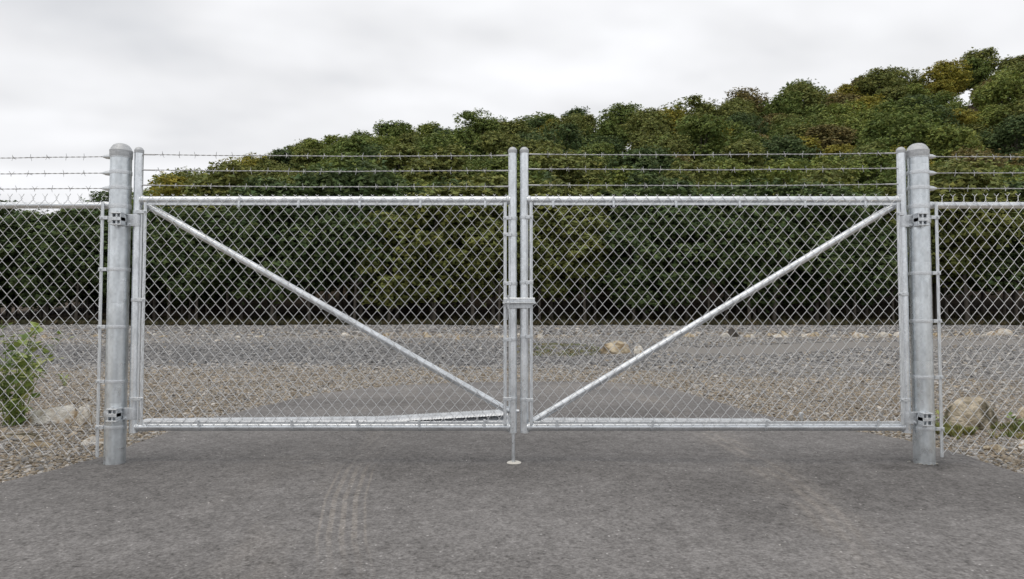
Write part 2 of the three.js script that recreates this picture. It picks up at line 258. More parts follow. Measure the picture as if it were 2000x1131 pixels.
// ---------------------------------------------------------------- boulders
const rockMat = new THREE.MeshStandardMaterial({ name: 'weathered_rock', vertexColors: true, roughness: 0.95, bumpMap: repeated(gravelBump, 0.5), bumpScale: 0.012 });
function boulderGeo(s, w, h, d, tones, detail = 6, cuts = 15) {
  const g = new THREE.IcosahedronGeometry(1, detail), p = g.attributes.position, col = [], planes = [];
  let st = seed; seed = s * 7919;
  for (let i = 0; i < cuts; i++) planes.push([V(rr(-1, 1), rr(-0.6, 1), rr(-1, 1)).normalize(), rr(0.6, 0.9)]);
  seed = st;
  for (let i = 0; i < p.count; i++) {
    const q = V(p.getX(i), p.getY(i), p.getZ(i)); let m = 1;
    for (const [n, o] of planes) { const dot = q.dot(n); if (dot > 0.01) m = Math.min(m, o / dot); }
    const b = fbm3(q.x * 2.2 + s, q.y * 2.2, q.z * 2.2, 5, s), f = fbm3(q.x * 9 + s, q.y * 9, q.z * 9, 3, s + 5); q.multiplyScalar(m * (0.92 + 0.2 * (b - 0.5) + 0.11 * (f - 0.5)));
    p.setXYZ(i, q.x * w / 2, q.y * h, q.z * d / 2);
    const t = fbm3(q.x * 2.6 + 9, q.y * 3.4, q.z * 2.6, 4, s + 20), stain = smooth(fbm3(q.x * 3.1 + 3, q.y * 2.2, q.z * 3.1, 4, s + 40), 0.5, 0.64), v = 0.8 + 0.42 * fbm3(q.x * 11, q.y * 19, q.z * 11, 4, s + 60);
    const c = mix3(mix3(tones[0], tones[1], smooth(t, 0.42, 0.58)), tones[2], stain); col.push(c[0] * v, c[1] * v, c[2] * v);
  }
  g.setAttribute('color', new THREE.Float32BufferAttribute(col, 3));
  g.computeVertexNormals(); return g;
}
const PALE = [[0.68, 0.66, 0.61], [0.56, 0.53, 0.47], [0.36, 0.27, 0.17]], TAN = [[0.52, 0.45, 0.33], [0.36, 0.285, 0.185], [0.2, 0.15, 0.09]], MOSSY = [[0.52, 0.46, 0.36], [0.36, 0.31, 0.23], [0.085, 0.075, 0.045]];
function boulder(x, z, w, h, d, s, tones, turn, sink, label, name = 'boulder', group) { const m = single(name, boulderGeo(s, w, h, d, tones), rockMat, x, heightAt(x, z) - sink, z, label, name === 'boulder' ? 'boulder' : 'rock', group); m.rotation.y = turn; return m; }
boulder(-3.76, -1.62, 0.54, 0.19, 0.36, 3, PALE, 0.2, -0.01, 'pale flat-topped boulder beside the leafy shrub behind the fence');
boulder(-3.5, -1.6, 0.22, 0.22, 0.24, 5, PALE, 1.1, 0.0, 'whitish round rock against the right end of the flat boulder');
boulder(3.71, -1.52, 0.56, 0.25, 0.38, 8, MOSSY, 0.4, -0.015, 'mossy beige boulder behind the fence beside the right gate post');
boulder(4.36, -1.75, 0.3, 0.17, 0.26, 11, TAN, 0.9, 0.0, 'tan rock behind weeds at the right edge of the picture');
boulder(2.34, -11.9, 0.82, 0.4, 0.55, 14, TAN, 0.3, 0.0, 'large tan boulder on the gravel behind the right gate leaf');
boulder(2.88, -12.0, 0.5, 0.26, 0.4, 17, PALE, 0.7, 0.02, 'smaller pale boulder touching the large tan boulder');
boulder(7.55, -20.4, 0.52, 0.36, 0.4, 21, [[0.07, 0.062, 0.056], [0.05, 0.045, 0.04], [0.12, 0.1, 0.07]], 0.3, -0.05, 'dark brown squarish rock in the row of beige rocks', 'rock');
boulder(3.55, -0.62, 0.34, 0.05, 0.2, 25, PALE, 0.3, -0.01, 'flat pale slab of rock in front of the mossy boulder', 'rock');
boulder(3.2, -0.5, 0.22, 0.04, 0.14, 27, TAN, 0.9, -0.01, 'small flat brown slab nearest the right gate post', 'rock');
boulder(4.05, -0.75, 0.3, 0.06, 0.2, 29, MOSSY, 0.1, -0.01, 'dark stained flat rock right of the pale slab', 'rock');
boulder(-2.9, -0.75, 0.24, 0.05, 0.17, 31, PALE, 0.5, -0.01, 'flat pale stone just behind the left gate post', 'rock');
boulder(-3.2, -0.62, 0.2, 0.035, 0.13, 33, TAN, 0.2, -0.01, 'flat yellowish stone on the gravel left of the left gate post', 'rock');
boulder(-3.55, -0.9, 0.3, 0.05, 0.16, 36, MOSSY, 0.2, -0.01, 'dark brown flat stone in front of the pale boulder', 'rock');
{
  const kinds = [41, 43, 47, 51, 53].map((s, i) => boulderGeo(s, 1, 0.5, 0.8, i % 2 ? TAN : PALE, 3, 8));
  const rock = (x, z, w, label, group) => { const m = single('rock', kinds[Math.floor(rnd() * 5)], rockMat, x, heightAt(x, z), z, label, 'rock', group); m.scale.set(w * rr(0.8, 1.3), w * rr(0.6, 1.05), w * rr(0.8, 1.2)); m.rotation.y = rr(0, 6.3); };
  for (let i = 0; i < 64; i++) { const x = lerp(5.2, 17.5, Math.pow(rnd(), 1.2)); if (Math.abs(x - 7.55) > 0.4) rock(x, -20.2 + rr(-1.6, 0.9) * rnd() - (x - 8) * 0.04, rr(0.14, 0.3) + 0.34 * rnd() ** 3, (x < 12 ? 'beige rock in the long row behind the right gate leaf' : 'beige rock in the row behind the right fence'), 'beige rocks in a row behind the right gate leaf'); }
  for (let i = 0; i < 44; i++) rock(rr(-16, 2.2), -19.5 + rr(-3.6, 3.2) * rnd(), rr(0.12, 0.26) + 0.26 * rnd() ** 3, 'beige rock strewn on the grey bank behind the left gate leaf', 'beige rocks strewn behind the left gate leaf');
  for (let i = 0; i < 10; i++) rock(rr(-16, 20), -33 + rr(-4, 4), rr(0.2, 0.4), 'small pale rock at the foot of the forest edge', 'pale rocks below the forest');
}

// ---------------------------------------------------------------- forest
const leafHue = { green: [0.17, 0.22, 0.062], light: [0.235, 0.28, 0.075], dark: [0.105, 0.15, 0.058], olive: [0.205, 0.228, 0.07], yellow: [0.31, 0.285, 0.055], rust: [0.21, 0.18, 0.07] };
const leafMat = {}; for (const k in leafHue) leafMat[k] = new THREE.MeshPhysicalMaterial({ name: 'leaves_' + k, vertexColors: true, roughness: 0.85, specularIntensity: 0.25, side: THREE.DoubleSide, color: new THREE.Color(...leafHue[k]), transmission: 0.25, thickness: 0 });
const barkMat = new THREE.MeshStandardMaterial({ name: 'bark', roughness: 1, color: new THREE.Color(0.115, 0.1, 0.083) });
// crown of radius R round height c: leaf sprays on a cluster of boughs
function crownGeo(s, R, low, top, boughs, sprays, size) {
  let st = seed; seed = s * 104729 + 11; const B = [], pos = [], col = [], idx = [], mid = (low + top) / 2, half = (top - low) / 2;
  for (let i = 0; i < boughs; i++) {
    const a = i * 2.4 + rr(-0.5, 0.5), v = rr(-0.85, 0.98), e = Math.sqrt(1 - Math.min(1, v * v) * 0.85) * rr(0.4, 0.9);
    B.push([Math.cos(a) * e * R, mid + v * half * 0.8, Math.sin(a) * e * R, R * rr(0.24, 0.46)]);
  }
  B.push([0, mid + half * 0.62, 0, R * 0.42], [0, mid, 0, R * 0.5]);
  const n = V(0, 0, 0), a = V(0, 0, 0), b = V(0, 0, 0);
  for (let i = 0; i < sprays; i++) {
    const [bx, by, bz, br] = B[Math.floor(rnd() * B.length)];
    n.set(rr(-1, 1), rr(-0.55, 1.2), rr(-1, 1)).normalize();
    const k = br * (0.66 + 0.4 * Math.sqrt(rnd()) + (rnd() < 0.12 ? 0.3 * rnd() : 0)) * (0.68 + 0.62 * hash(Math.round(n.x * 4.2), Math.round(n.y * 4.2), Math.round(n.z * 4.2) + s)), cx = bx + n.x * k * 1.08, cy = by + n.y * k * 0.74, cz = bz + n.z * k * 1.08;
    const tone = rr(0.78, 1.25), warm = rr(-0.1, 0.12);
    for (let l = 0; l < 3; l++) {                      // leaves lie mostly level, tips drooping outward
      const t = rr(0, 6.3); a.set(Math.cos(t) + n.x * 0.6, rr(-0.5, 0.3), Math.sin(t) + n.z * 0.6).normalize(); b.set(n.x + rr(-0.45, 0.45), n.y * 0.8 + 0.6, n.z + rr(-0.45, 0.45)).cross(a).normalize();
      const L = size * rr(0.7, 1.3), w = L * rr(0.34, 0.5), o = pos.length / 3, ox = cx + rr(-1, 1) * size * 0.6, oy = cy + rr(-1, 1) * size * 0.35, oz = cz + rr(-1, 1) * size * 0.6, c = tone * rr(0.85, 1.15);
      pos.push(ox - a.x * L / 2 - b.x * w, oy - a.y * L / 2 - b.y * w, oz - a.z * L / 2 - b.z * w, ox - a.x * L / 2 + b.x * w, oy - a.y * L / 2 + b.y * w, oz - a.z * L / 2 + b.z * w, ox + a.x * L / 2, oy + a.y * L / 2 - L * 0.12, oz + a.z * L / 2);
      for (let q = 0; q < 3; q++) col.push(c * (1 + warm), c, c * (1 - warm));
      idx.push(o, o + 1, o + 2);
    }
  }
  seed = st; return [geo(pos, idx, null, col), B];
}
function trunkGeo(s, B, low, top, r) {
  let st = seed; seed = s * 31 + 5;
  const y = (t) => t * top * 0.9, bend = V(rr(-0.3, 0.3), 0, rr(-0.3, 0.3)), pts = [-0.06, 0.12, 0.35, 0.6, 0.85, 1].map((t) => V(bend.x * t * t, y(t), bend.z * t)), out = [tube(pts, r, 7, false, [1.35, 1, 0.82, 0.6, 0.34, 0.12].map((k) => k * r))];
  for (const [bx, by, bz] of B.slice(0, 9)) { const from = pts[Math.min(4, 1 + Math.floor((by / top) * 3.2))], to = V(bx, by, bz), m = from.clone().lerp(to, 0.5); m.y -= 0.2; out.push(tube([from, m, to], r * 0.3, 5, false, [r * 0.42, r * 0.28, r * 0.09])); }
  seed = st; return join(out);
}
function treeKind(s, R, low, top, boughs, sprays, size, r) { const [c, B] = crownGeo(s, R, low, top, boughs, sprays, size); return { crown: c, trunk: trunkGeo(s, B, low, top, r) }; }
const hillKinds = [1, 2, 3, 4, 5, 6].map((s) => treeKind(s, 2.5 + (s % 3) * 0.35, 2.6, 8.0 + (s % 4) * 0.5, 17, 4600, 0.22, 0.16));
const crestKinds = [21, 22, 23, 24, 25, 26].map((s) => treeKind(s, 2.8 + (s % 3) * 0.4, 2.6, 7.6 + (s % 4) * 0.6, 18, 3200, 0.27, 0.16));
const edgeKinds = [[11, 1.5], [12, 0.5], [13, 2.2], [14, 1.1], [15, 1.8]].map(([s, low]) => treeKind(s, 2.1 + (s % 3) * 0.3, low, 7.4 + (s % 4) * 0.25, 24, 3800, 0.23, 0.1));
function tree(kind, x, z, scale, hue, name, label, group) {
  const g = base(name, x, heightAt(x, z) - 0.05, z, label, 'tree', group); g.rotation.y = rr(0, 6.3); g.scale.set(scale * rr(0.9, 1.1), scale, scale * rr(0.9, 1.1));
  part('trunk', kind.trunk, barkMat, g); part('crown', kind.crown, leafMat[hue], g);
}
{
  const said = { green: 'mid green', light: 'light green', dark: 'dark green', olive: 'olive green', yellow: 'yellowing', rust: 'rusty brown' };
  const over = (t) => t < -0.55 ? 'above the left fence' : t < -0.26 ? 'above the left leaf hinge half' : t < 0 ? 'above the left leaf latch half' : t < 0.27 ? 'above the right leaf latch half' : t < 0.57 ? 'above the right leaf hinge half' : 'above the right fence';
  let count = 0;
  for (let D = 55; D < 136 && count < 298; D += 5.6) for (let x = -0.78 * D + rr(0, 4); x < 0.78 * D && count < 298; x += D > 114 ? 6.0 : 6.7) {
    const px = x + rr(-2, 2), pd = D + rr(-2.2, 2.2), z = BACK - pd;
    if (px < -0.5 * pd - 5 || (pd > 128 && ground(px, z) < 10)) continue;
    const t = rnd() + 0.14 * (px / pd), hue = t < 0.3 ? 'green' : t < 0.44 ? 'light' : t < 0.6 ? 'dark' : t < 0.9 ? 'olive' : t < 1.0 ? 'yellow' : 'rust', tier = pd > 122 ? 'on the hill crest' : pd > 90 ? 'high on the hillside' : pd > 70 ? 'midway up the hillside' : 'at the foot of the hillside';
    tree((pd > 88 ? crestKinds : hillKinds)[Math.floor(rnd() * 6)], px, z, rr(0.8, 1.28), hue, 'hillside_tree', `${said[hue]} tree ${tier} ${over(px / pd)}`, 'trees on the wooded hillside'); count++;
  }
  const behind = (t) => t < -0.55 ? 'behind the left fence' : t < 0 ? 'behind the left gate leaf' : t < 0.55 ? 'behind the right gate leaf' : 'behind the right fence';
  for (const [D, step, row, to] of [[46.2, 2.5, 'front', 0.8], [48.6, 2.7, 'second', 0.8], [51.2, 3, 'third', 0.8], [55, 3, 'back', -0.42], [58.5, 3.2, 'back', -0.42], [63, 3.4, 'back', -0.46], [68, 3.6, 'back', -0.48]]) for (let x = -0.82 * D; x < to * D; x += step) {
    const px = x + rr(-0.8, 0.8), light = n2(px * 0.18, D * 0.3, 9) > 0.58;
    tree(row === 'back' || row === 'third' ? edgeKinds[1] : edgeKinds[Math.floor(rnd() * 5)], px, BACK - D + rr(-0.9, 0.9), px < -0.4 * D ? rr(0.82, 1.08) : rr(0.85, 1.4), light ? 'olive' : 'dark', 'forest_edge_tree', `${light ? 'olive' : 'dark'} green tree in the ${row} row of the forest edge ${behind(px / D)}`, 'trees along the forest edge');
  }
}

// ---------------------------------------------------------------- low plants
const leafGreen = (r, g, b) => new THREE.MeshPhysicalMaterial({ name: 'leaf_green', roughness: 0.6, side: THREE.DoubleSide, color: new THREE.Color(r, g, b), transmission: 0.3, thickness: 0 });
const broadLeaf = (() => { // a heart-shaped leaf, folded along its rib
  const out = [[0, 0], [0.2, -0.06], [0.42, 0.08], [0.46, 0.3], [0.3, 0.6], [0.12, 0.85], [0, 1]], pos = [], idx = [];
  out.forEach(([x, y]) => { pos.push(0, y, -0.12 * y * y, x, y, 0.3 * x - 0.12 * y * y, -x, y, 0.3 * x - 0.12 * y * y); });
  for (let i = 0; i < out.length - 1; i++) { const a = i * 3, b = a + 3; idx.push(a, a + 1, b + 1, a, b + 1, b, a, b + 2, a + 2, a, b, b + 2); }
  return geo(pos, idx);
})();
function leafyPlant(name, x, z, stems, height, spread, leaves, size, mats, label, category) {
  const g = base(name, x, heightAt(x, z) - 0.01, z, label, category);
  for (let s = 0; s < stems; s++) {
    const a = rr(0, 6.3), d = rr(0.2, 1) * spread, h = height * rr(0.6, 1), from = V(rr(-0.06, 0.06), 0, rr(-0.06, 0.06)), to = V(Math.cos(a) * d, h, Math.sin(a) * d * 0.6), mid = from.clone().lerp(to, 0.5); mid.y += 0.08 * height; mid.x *= 0.7;
    const curve = new THREE.QuadraticBezierCurve3(from, mid, to);
    part('stem', tube(curve.getPoints(8), 0.004, 5, false, [0.005, 0.005, 0.0045, 0.004, 0.0036, 0.003, 0.0026, 0.002, 0.0012].map((k) => k * (height > 0.4 ? 1 : 0.6))), mats[0], g);
    for (let k = 0; k < leaves; k++) {
      const p = curve.getPoint(Math.pow(rr(0.03, 1), 0.8)), m = part('leaf', broadLeaf, mats[Math.floor(rnd() * mats.length)], g), q = size * rr(0.55, 1.25);
      m.position.copy(p).add(V(rr(-0.05, 0.05), rr(-0.03, 0.03), rr(-0.05, 0.05)).multiplyScalar(height > 0.4 ? 1 : 0.3)); m.rotation.set(rr(-1.9, -0.5), rr(0, 6.3), rr(-0.6, 0.6), 'YXZ'); m.scale.setScalar(q);
    }
  }
}
const shrubMats = [leafGreen(0.24, 0.32, 0.07), leafGreen(0.3, 0.38, 0.09), leafGreen(0.17, 0.26, 0.06), leafGreen(0.36, 0.4, 0.11)];
leafyPlant('shrub', -4.0, -1.5, 24, 0.86, 0.46, 17, 0.065, shrubMats, 'green broad-leaved shrub behind the fence at the left edge', 'shrub');
leafyPlant('weed', -5.6, -4.7, 4, 0.2, 0.12, 5, 0.05, [shrubMats[1], shrubMats[3]], 'small yellow-green weed on the gravel behind the left fence', 'plant');
leafyPlant('weed', 4.28, -1.4, 7, 0.22, 0.2, 8, 0.04, [shrubMats[0], shrubMats[1]], 'green weed at the right edge behind the fence', 'plant');
leafyPlant('weed', 3.34, -1.42, 5, 0.16, 0.14, 7, 0.035, [shrubMats[1], shrubMats[3]], 'low weed left of the mossy boulder', 'plant');
leafyPlant('weed', 3.98, -1.36, 5, 0.15, 0.12, 7, 0.035, [shrubMats[0], shrubMats[2]], 'low weed right of the mossy boulder', 'plant');
function tufts(label, spots, hue, h) {
  const pos = [], idx = []; for (let k = 0; k < 7; k++) { const a = k * 0.9, c = Math.cos(a), s = Math.sin(a), l = 0.3 + 0.3 * hash(k, 2, 3), o = pos.length / 3; pos.push(-s * 0.07, 0, c * 0.07, s * 0.07, 0, -c * 0.07, c * l * 0.5 + s * 0.05, 0.6, s * l * 0.5 - c * 0.05, c * l, 0.8 + 0.2 * hash(k, 1, 1), s * l); idx.push(o, o + 1, o + 2, o, o + 2, o + 3); }
  const m = new THREE.InstancedMesh(geo(pos, idx), new THREE.MeshPhysicalMaterial({ name: 'low_growth', roughness: 0.8, side: THREE.DoubleSide, transmission: 0.2, thickness: 0 }), spots.length), M = new THREE.Matrix4(), c = new THREE.Color();
  spots.forEach(([x, z], i) => { const q = h * rr(0.5, 1.3), t = rr(0.6, 1.4); M.compose(V(x, heightAt(x, z), z), new THREE.Quaternion().setFromEuler(new THREE.Euler(0, rr(0, 6.3), 0)), V(q, q, q)); m.setMatrixAt(i, M); m.setColorAt(i, c.setRGB(hue[0] * t * rr(0.8, 1.3), hue[1] * t, hue[2] * t)); });
  m.name = numbered('ground_cover'); m.castShadow = m.receiveShadow = true; scene.add(m); tag(m, label, 'ground cover', undefined, 'stuff');
}
tufts('low yellow-green growth around the mossy boulder', Array.from({ length: 1500 }, () => [rr(3.2, 4.6), -1.2 + rr(-0.3, 0.3) * rnd()]).filter(([x, z]) => n2(x * 5, z * 6, 71) + 0.35 * n2(x * 14, z * 14, 72) > 0.72), [0.2, 0.22, 0.06], 0.06);
tufts('patch of green growth on the gravel left of the tan boulder', Array.from({ length: 380 }, () => { const a = rr(0, 6.3), d = Math.sqrt(rnd()); return [1.15 + Math.cos(a) * d * 1.1, -13 + Math.sin(a) * d * 2.2]; }), [0.19, 0.2, 0.07], 0.08);
tufts('brown and green undergrowth at the foot of the forest', Array.from({ length: 9000 }, () => [rr(-38, 38), rr(-46, -38.6)]), [0.075, 0.07, 0.026], 0.34);

// ---------------------------------------------------------------- fence wire
const GIRTH = 0.00165;                                 // half the thickness of the chain-link wire
// one zigzag wire of a chain-link fabric: column k of a fabric that starts at x0; it hooks into its neighbours at every turn
function linkWire(x0, k, pw, ph, bottom, top, sag, twist) {
  const n = Math.round((top - bottom) / (ph / 2)), pts = [], A = pw / 4 + GIRTH * 0.75, cx = x0 + (k + 0.5) * pw / 2, zf = 0.0042;
  const put = (x, y, z) => pts.push(V(x + 0.004 * (n2(x * 2.6, y * 1.9, sag) - 0.5) * 2, y + 0.0035 * (n2(x * 1.7 + 9, y * 2.3, sag + 4) - 0.5) * 2, z));
  const side = (j) => ((n - j + (k % 2)) % 2 === 0 ? 1 : -1);
  for (let j = 0; j <= n; j++) {
    const y = bottom + (j / n) * (top - bottom), s = side(j);
    put(cx + s * A, y, 0);
    if (j === n) break;
    const z = s < 0 ? zf : -zf, yn = bottom + ((j + 1) / n) * (top - bottom);      // runs that lean right as they climb lie in front
    put(cx + s * A * 0.84, lerp(y, yn, 0.09), z); put(cx - s * A * 0.84, lerp(y, yn, 0.91), z);
  }
  if (twist) { const s = side(n), x = cx + s * (A - GIRTH); put(x - s * 0.003, top + twist * 0.3, s * 0.003); put(x + s * 0.004, top + twist * 0.6, -s * 0.003); put(x + s * (0.004 + twist * 0.32), top + twist, 0); }
  return tube(pts, GIRTH, 5, false);
}
function fabric(parent, x0, x1, pw, ph, bottom, top, z, sag, twist) {
  const g = new THREE.Group(); g.name = 'chain_link_fabric'; parent.add(g); g.position.z = z;
  const n = Math.round((x1 - x0) / (pw / 2)), w = (x1 - x0) / n * 2;
  for (let k = 0; k < n; k++) part('wire', linkWire(x0, k, w, ph, bottom, top, sag, twist), wireMat, g);
}
// barbed wire: two strands twisted together, a four-pointed barb every 11 cm
const barbGeo = (() => {
  const q = [pipe(V(-0.006, 0, 0), V(0.006, 0, 0), 0.0036, 7)];
  for (const [x, a] of [[-0.004, 0.7], [-0.002, 3.9], [0.002, 2.2], [0.004, 5.4]]) q.push(tube([V(x, 0, 0), V(x * 2.2, Math.sin(a) * 0.021, Math.cos(a) * 0.021)], 0.0018, 4, false, [0.002, 0.0011]));
  return join(q);
})();
function barbed(parent, xa, ya, xb, yb, z, wrapA, wrapB) {
  const n = Math.ceil(Math.abs(xb - xa) / 0.014), sides = [[], []], dir = Math.sign(xb - xa), sagOf = (t) => -0.006 * 4 * t * (1 - t) + 0.0025 * (n2(t * 9, ya * 7, 3) - 0.5) * 2 * Math.min(1, 6 * t * (1 - t));
  for (let i = 0; i <= n; i++) { const t = i / n, a = i * 1.25; for (const s of [0, 1]) sides[s].push(V(lerp(xa, xb, t), lerp(ya, yb, t) + sagOf(t) + 0.0018 * Math.sin(a + s * Math.PI), z + 0.0018 * Math.cos(a + s * Math.PI))); }
  const ends = []; for (const [on, x, y, s] of [[wrapA, xa, ya, dir], [wrapB, xb, yb, -dir]]) if (on) ends.push(pipe(V(x, y, z), V(x + s * 0.075, y - 0.001, z), 0.0044, 8));
  const strand = part('barbed_wire', join(tube(sides[0], 0.0017, 4, false), tube(sides[1], 0.0017, 4, false), ends), barbMat, parent);
  const L = Math.abs(xb - xa); for (let d = rr(0.09, 0.13); d < L - 0.05; d += rr(0.098, 0.12)) { const t = d / L, b = part('barb', barbGeo, barbMat, strand); b.position.set(lerp(xa, xb, t), lerp(ya, yb, t) + sagOf(t), z); b.rotation.set(rr(0, 6.3), 0, rr(-0.1, 0.1)); }
}
const boltGeo = join(new THREE.CylinderGeometry(0.0075, 0.0075, 0.008, 6).rotateX(Math.PI / 2), new THREE.CylinderGeometry(0.0045, 0.0045, 0.026, 8).rotateX(Math.PI / 2).translate(0, 0, -0.006));
function bolt(parent, x, y, z, s = 1) { const b = part('bolt', boltGeo, galvFit, parent); b.position.set(x, y, z); b.scale.setScalar(s); b.rotation.z = rr(0, 3); return b; }
// tension band: a strap round an upright at (cx, y) with a tab that reaches the stretcher bar at bx
const FACE = 0.031;
function band(parent, cx, r, y, bx, h = 0.021, name = 'tension_band') {
  const dir = Math.sign(bx - cx), from = cx + dir * Math.sqrt(Math.max(r * r - FACE * FACE, (r * 0.3) ** 2)), to = bx + dir * 0.012;
  const tab = block(Math.abs(to - from), h, 0.006, (from + to) / 2, y, Math.min(FACE, r) - 0.001 + 0.009);
  const m = part(name, join(ringY(r, y, h).translate(cx, 0, 0), tab), galvFit, parent); bolt(m, bx, y, FACE + 0.014, 0.85); return m;
}
const bar = (xa, ya, xb, yb, z, w = 0.019) => { const L = Math.hypot(xb - xa, yb - ya), g = block(w, L, 0.006); g.rotateZ(Math.atan2(yb - ya, xb - xa) - Math.PI / 2); return g.translate((xa + xb) / 2, (ya + yb) / 2, z); };
const domeCap = (r, y, h) => latheY([[r * 0.99, y - h * 0.9], [r * 1.06, y - h * 0.9], [r * 1.07, y - h * 0.2], [r * 1.09, y - h * 0.1], [r * 1.09, y], [r * 1.0, y + 0.004], [r * 0.93, y + h * 0.36], [r * 0.76, y + h * 0.68], [r * 0.5, y + h * 0.9], [r * 0.2, y + h], [0.0001, y + h * 1.01]], 32);

// ---------------------------------------------------------------- gate leaves
const STILE = 0.0252, RAIL = 0.0232;
function gateLeaf(o) {
  const g = base('gate_leaf', o.hinge, 0.197, 0, o.label, 'gate', 'leaves of the double gate'), X = (x) => x - o.hinge, Y = (y) => y - 0.197, s = Math.sign(o.free - o.hinge);
  for (const [x, nm] of [[o.hinge, 'hinge'], [o.free, 'free']]) {
    const st = part('stile', pipe(V(X(x), 0, 0), V(X(x), Y(1.888), 0), STILE), galv, g); part('cap', domeCap(STILE, Y(1.889), 0.02), capMat, st).position.x = X(x);
  }
  const a = X(o.hinge) + s * STILE * 0.6, b = X(o.free) - s * STILE * 0.6;
  for (const y of [1.587, 0.231]) {
    const rail = part('rail', pipe(V(a, Y(y), 0), V(b, Y(y), 0), RAIL), galv, g);
    for (const x of [o.hinge, o.free]) { const d = x === o.hinge ? s : -s, w = part('weld', latheY([[RAIL + 0.001, 0], [RAIL + 0.0055, 0.006], [RAIL + 0.004, 0.014], [RAIL, 0.02]], 20).rotateZ(-d * Math.PI / 2), galvFit, rail); w.position.set(X(x) + d * STILE * 0.82, Y(y), 0); }
  }
  part('brace', pipe(V(X(o.brace[0]), Y(o.brace[1]), -0.004), V(X(o.brace[2]), Y(o.brace[3]), -0.004), 0.0205), galv, g);
  // fabric on the camera side of the frame, on stretcher bars
  fabric(g, X(o.bars[0]), X(o.bars[1]), 0.0657, 0.0807, Y(0.243), Y(1.604), FACE, o.sag, 0.012);
  for (const x of o.bars) part('stretcher_bar', bar(X(x), Y(0.247), X(x), Y(1.568), FACE + 0.0005), galvFit, g);
  part('truss_rod', bar(X(o.rod), Y(0.25), X(o.rod), Y(1.5), FACE - 0.012, 0.012), galvFit, g);
  part('stretcher_bar', block(Math.abs(o.bars[1] - o.bars[0]) - 0.03, 0.015, 0.006, X((o.bars[0] + o.bars[1]) / 2), Y(1.5585), FACE + 0.0), galvFit, g);
  part('stretcher_bar', block(Math.abs(o.bars[1] - o.bars[0]) - 0.03, 0.015, 0.006, X((o.bars[0] + o.bars[1]) / 2), Y(0.2615), FACE + 0.0), galvFit, g);
  for (const [list, y, d] of [[o.clipsTop, 1.587, -1], [o.clipsBottom, 0.231, 1]]) for (const x of list) {
    const c = part('rail_clip', join(ringY(RAIL, 0, 0.014, 0.0025, 20).rotateZ(Math.PI / 2).translate(X(x), Y(y), 0), block(0.014, 0.04, 0.004, X(x), Y(y + d * 0.03), FACE + 0.006)), galvFit, g); bolt(c, X(x), Y(y + d * 0.04), FACE + 0.01, 0.75);
  }
  for (const [x, bx, ys] of o.bands) for (const y of ys) band(g, X(x), STILE, Y(y), X(bx));
  for (let i = 0; i < 3; i++) barbed(g, a + s * STILE * 0.3, Y(o.barb[i][0]), b - s * STILE * 0.3, Y(o.barb[i][1]), 0, true, true);
  // hinge straps that clasp the hinge stile and reach the post
  for (const y of o.hinges) {
    const h = part('hinge_strap', join(ringY(STILE, Y(y), 0.072, 0.005), block(0.05, 0.072, 0.006, X(o.hinge) - s * 0.024, Y(y), STILE + 0.003), block(0.036, 0.006, 0.034, X(o.hinge) - s * 0.062, Y(y + 0.034), STILE + 0.016), block(0.036, 0.006, 0.034, X(o.hinge) - s * 0.062, Y(y - 0.034), STILE + 0.016)), galvFit, g);
    bolt(h, X(o.hinge) - s * 0.034, Y(y - 0.026), STILE + 0.01);
  }
  return g;
}
const leafL = gateLeaf({ hinge: -2.25, free: 0.004, bars: [-2.19, -0.041], rod: -2.216, brace: [-2.205, 1.56, -0.02, 0.325], sag: 300, label: 'left leaf of the chain-link gate, with latch and drop rod',
  clipsTop: [-1.63, -1.275, -0.91, -0.547, -0.16], clipsBottom: [-1.85, -1.3, -0.913, -0.548, -0.162], bands: [[-2.25, -2.19, [1.512, 0.986, 0.4]], [0.004, -0.041, [1.475, 1.376, 1.084, 0.75, 0.4]]],
  barb: [[1.864, 1.858], [1.77, 1.766], [1.678, 1.67]], hinges: [1.462, 0.312] });
const leafR = gateLeaf({ hinge: 2.346, free: 0.074, bars: [0.114, 2.306], rod: 2.326, brace: [2.31, 1.56, 0.125, 0.263], sag: 420, label: 'right leaf of the chain-link gate, without the latch',
  clipsTop: [0.246, 0.607, 0.98, 1.36, 1.75, 2.11], clipsBottom: [0.265, 0.83, 1.505, 2.16], bands: [[2.346, 2.306, [1.5, 1.02, 0.394]], [0.074, 0.114, [1.48, 1.09, 0.768, 0.394]]],
  barb: [[1.872, 1.866], [1.78, 1.776], [1.684, 1.678]], hinges: [1.458, 0.288] });
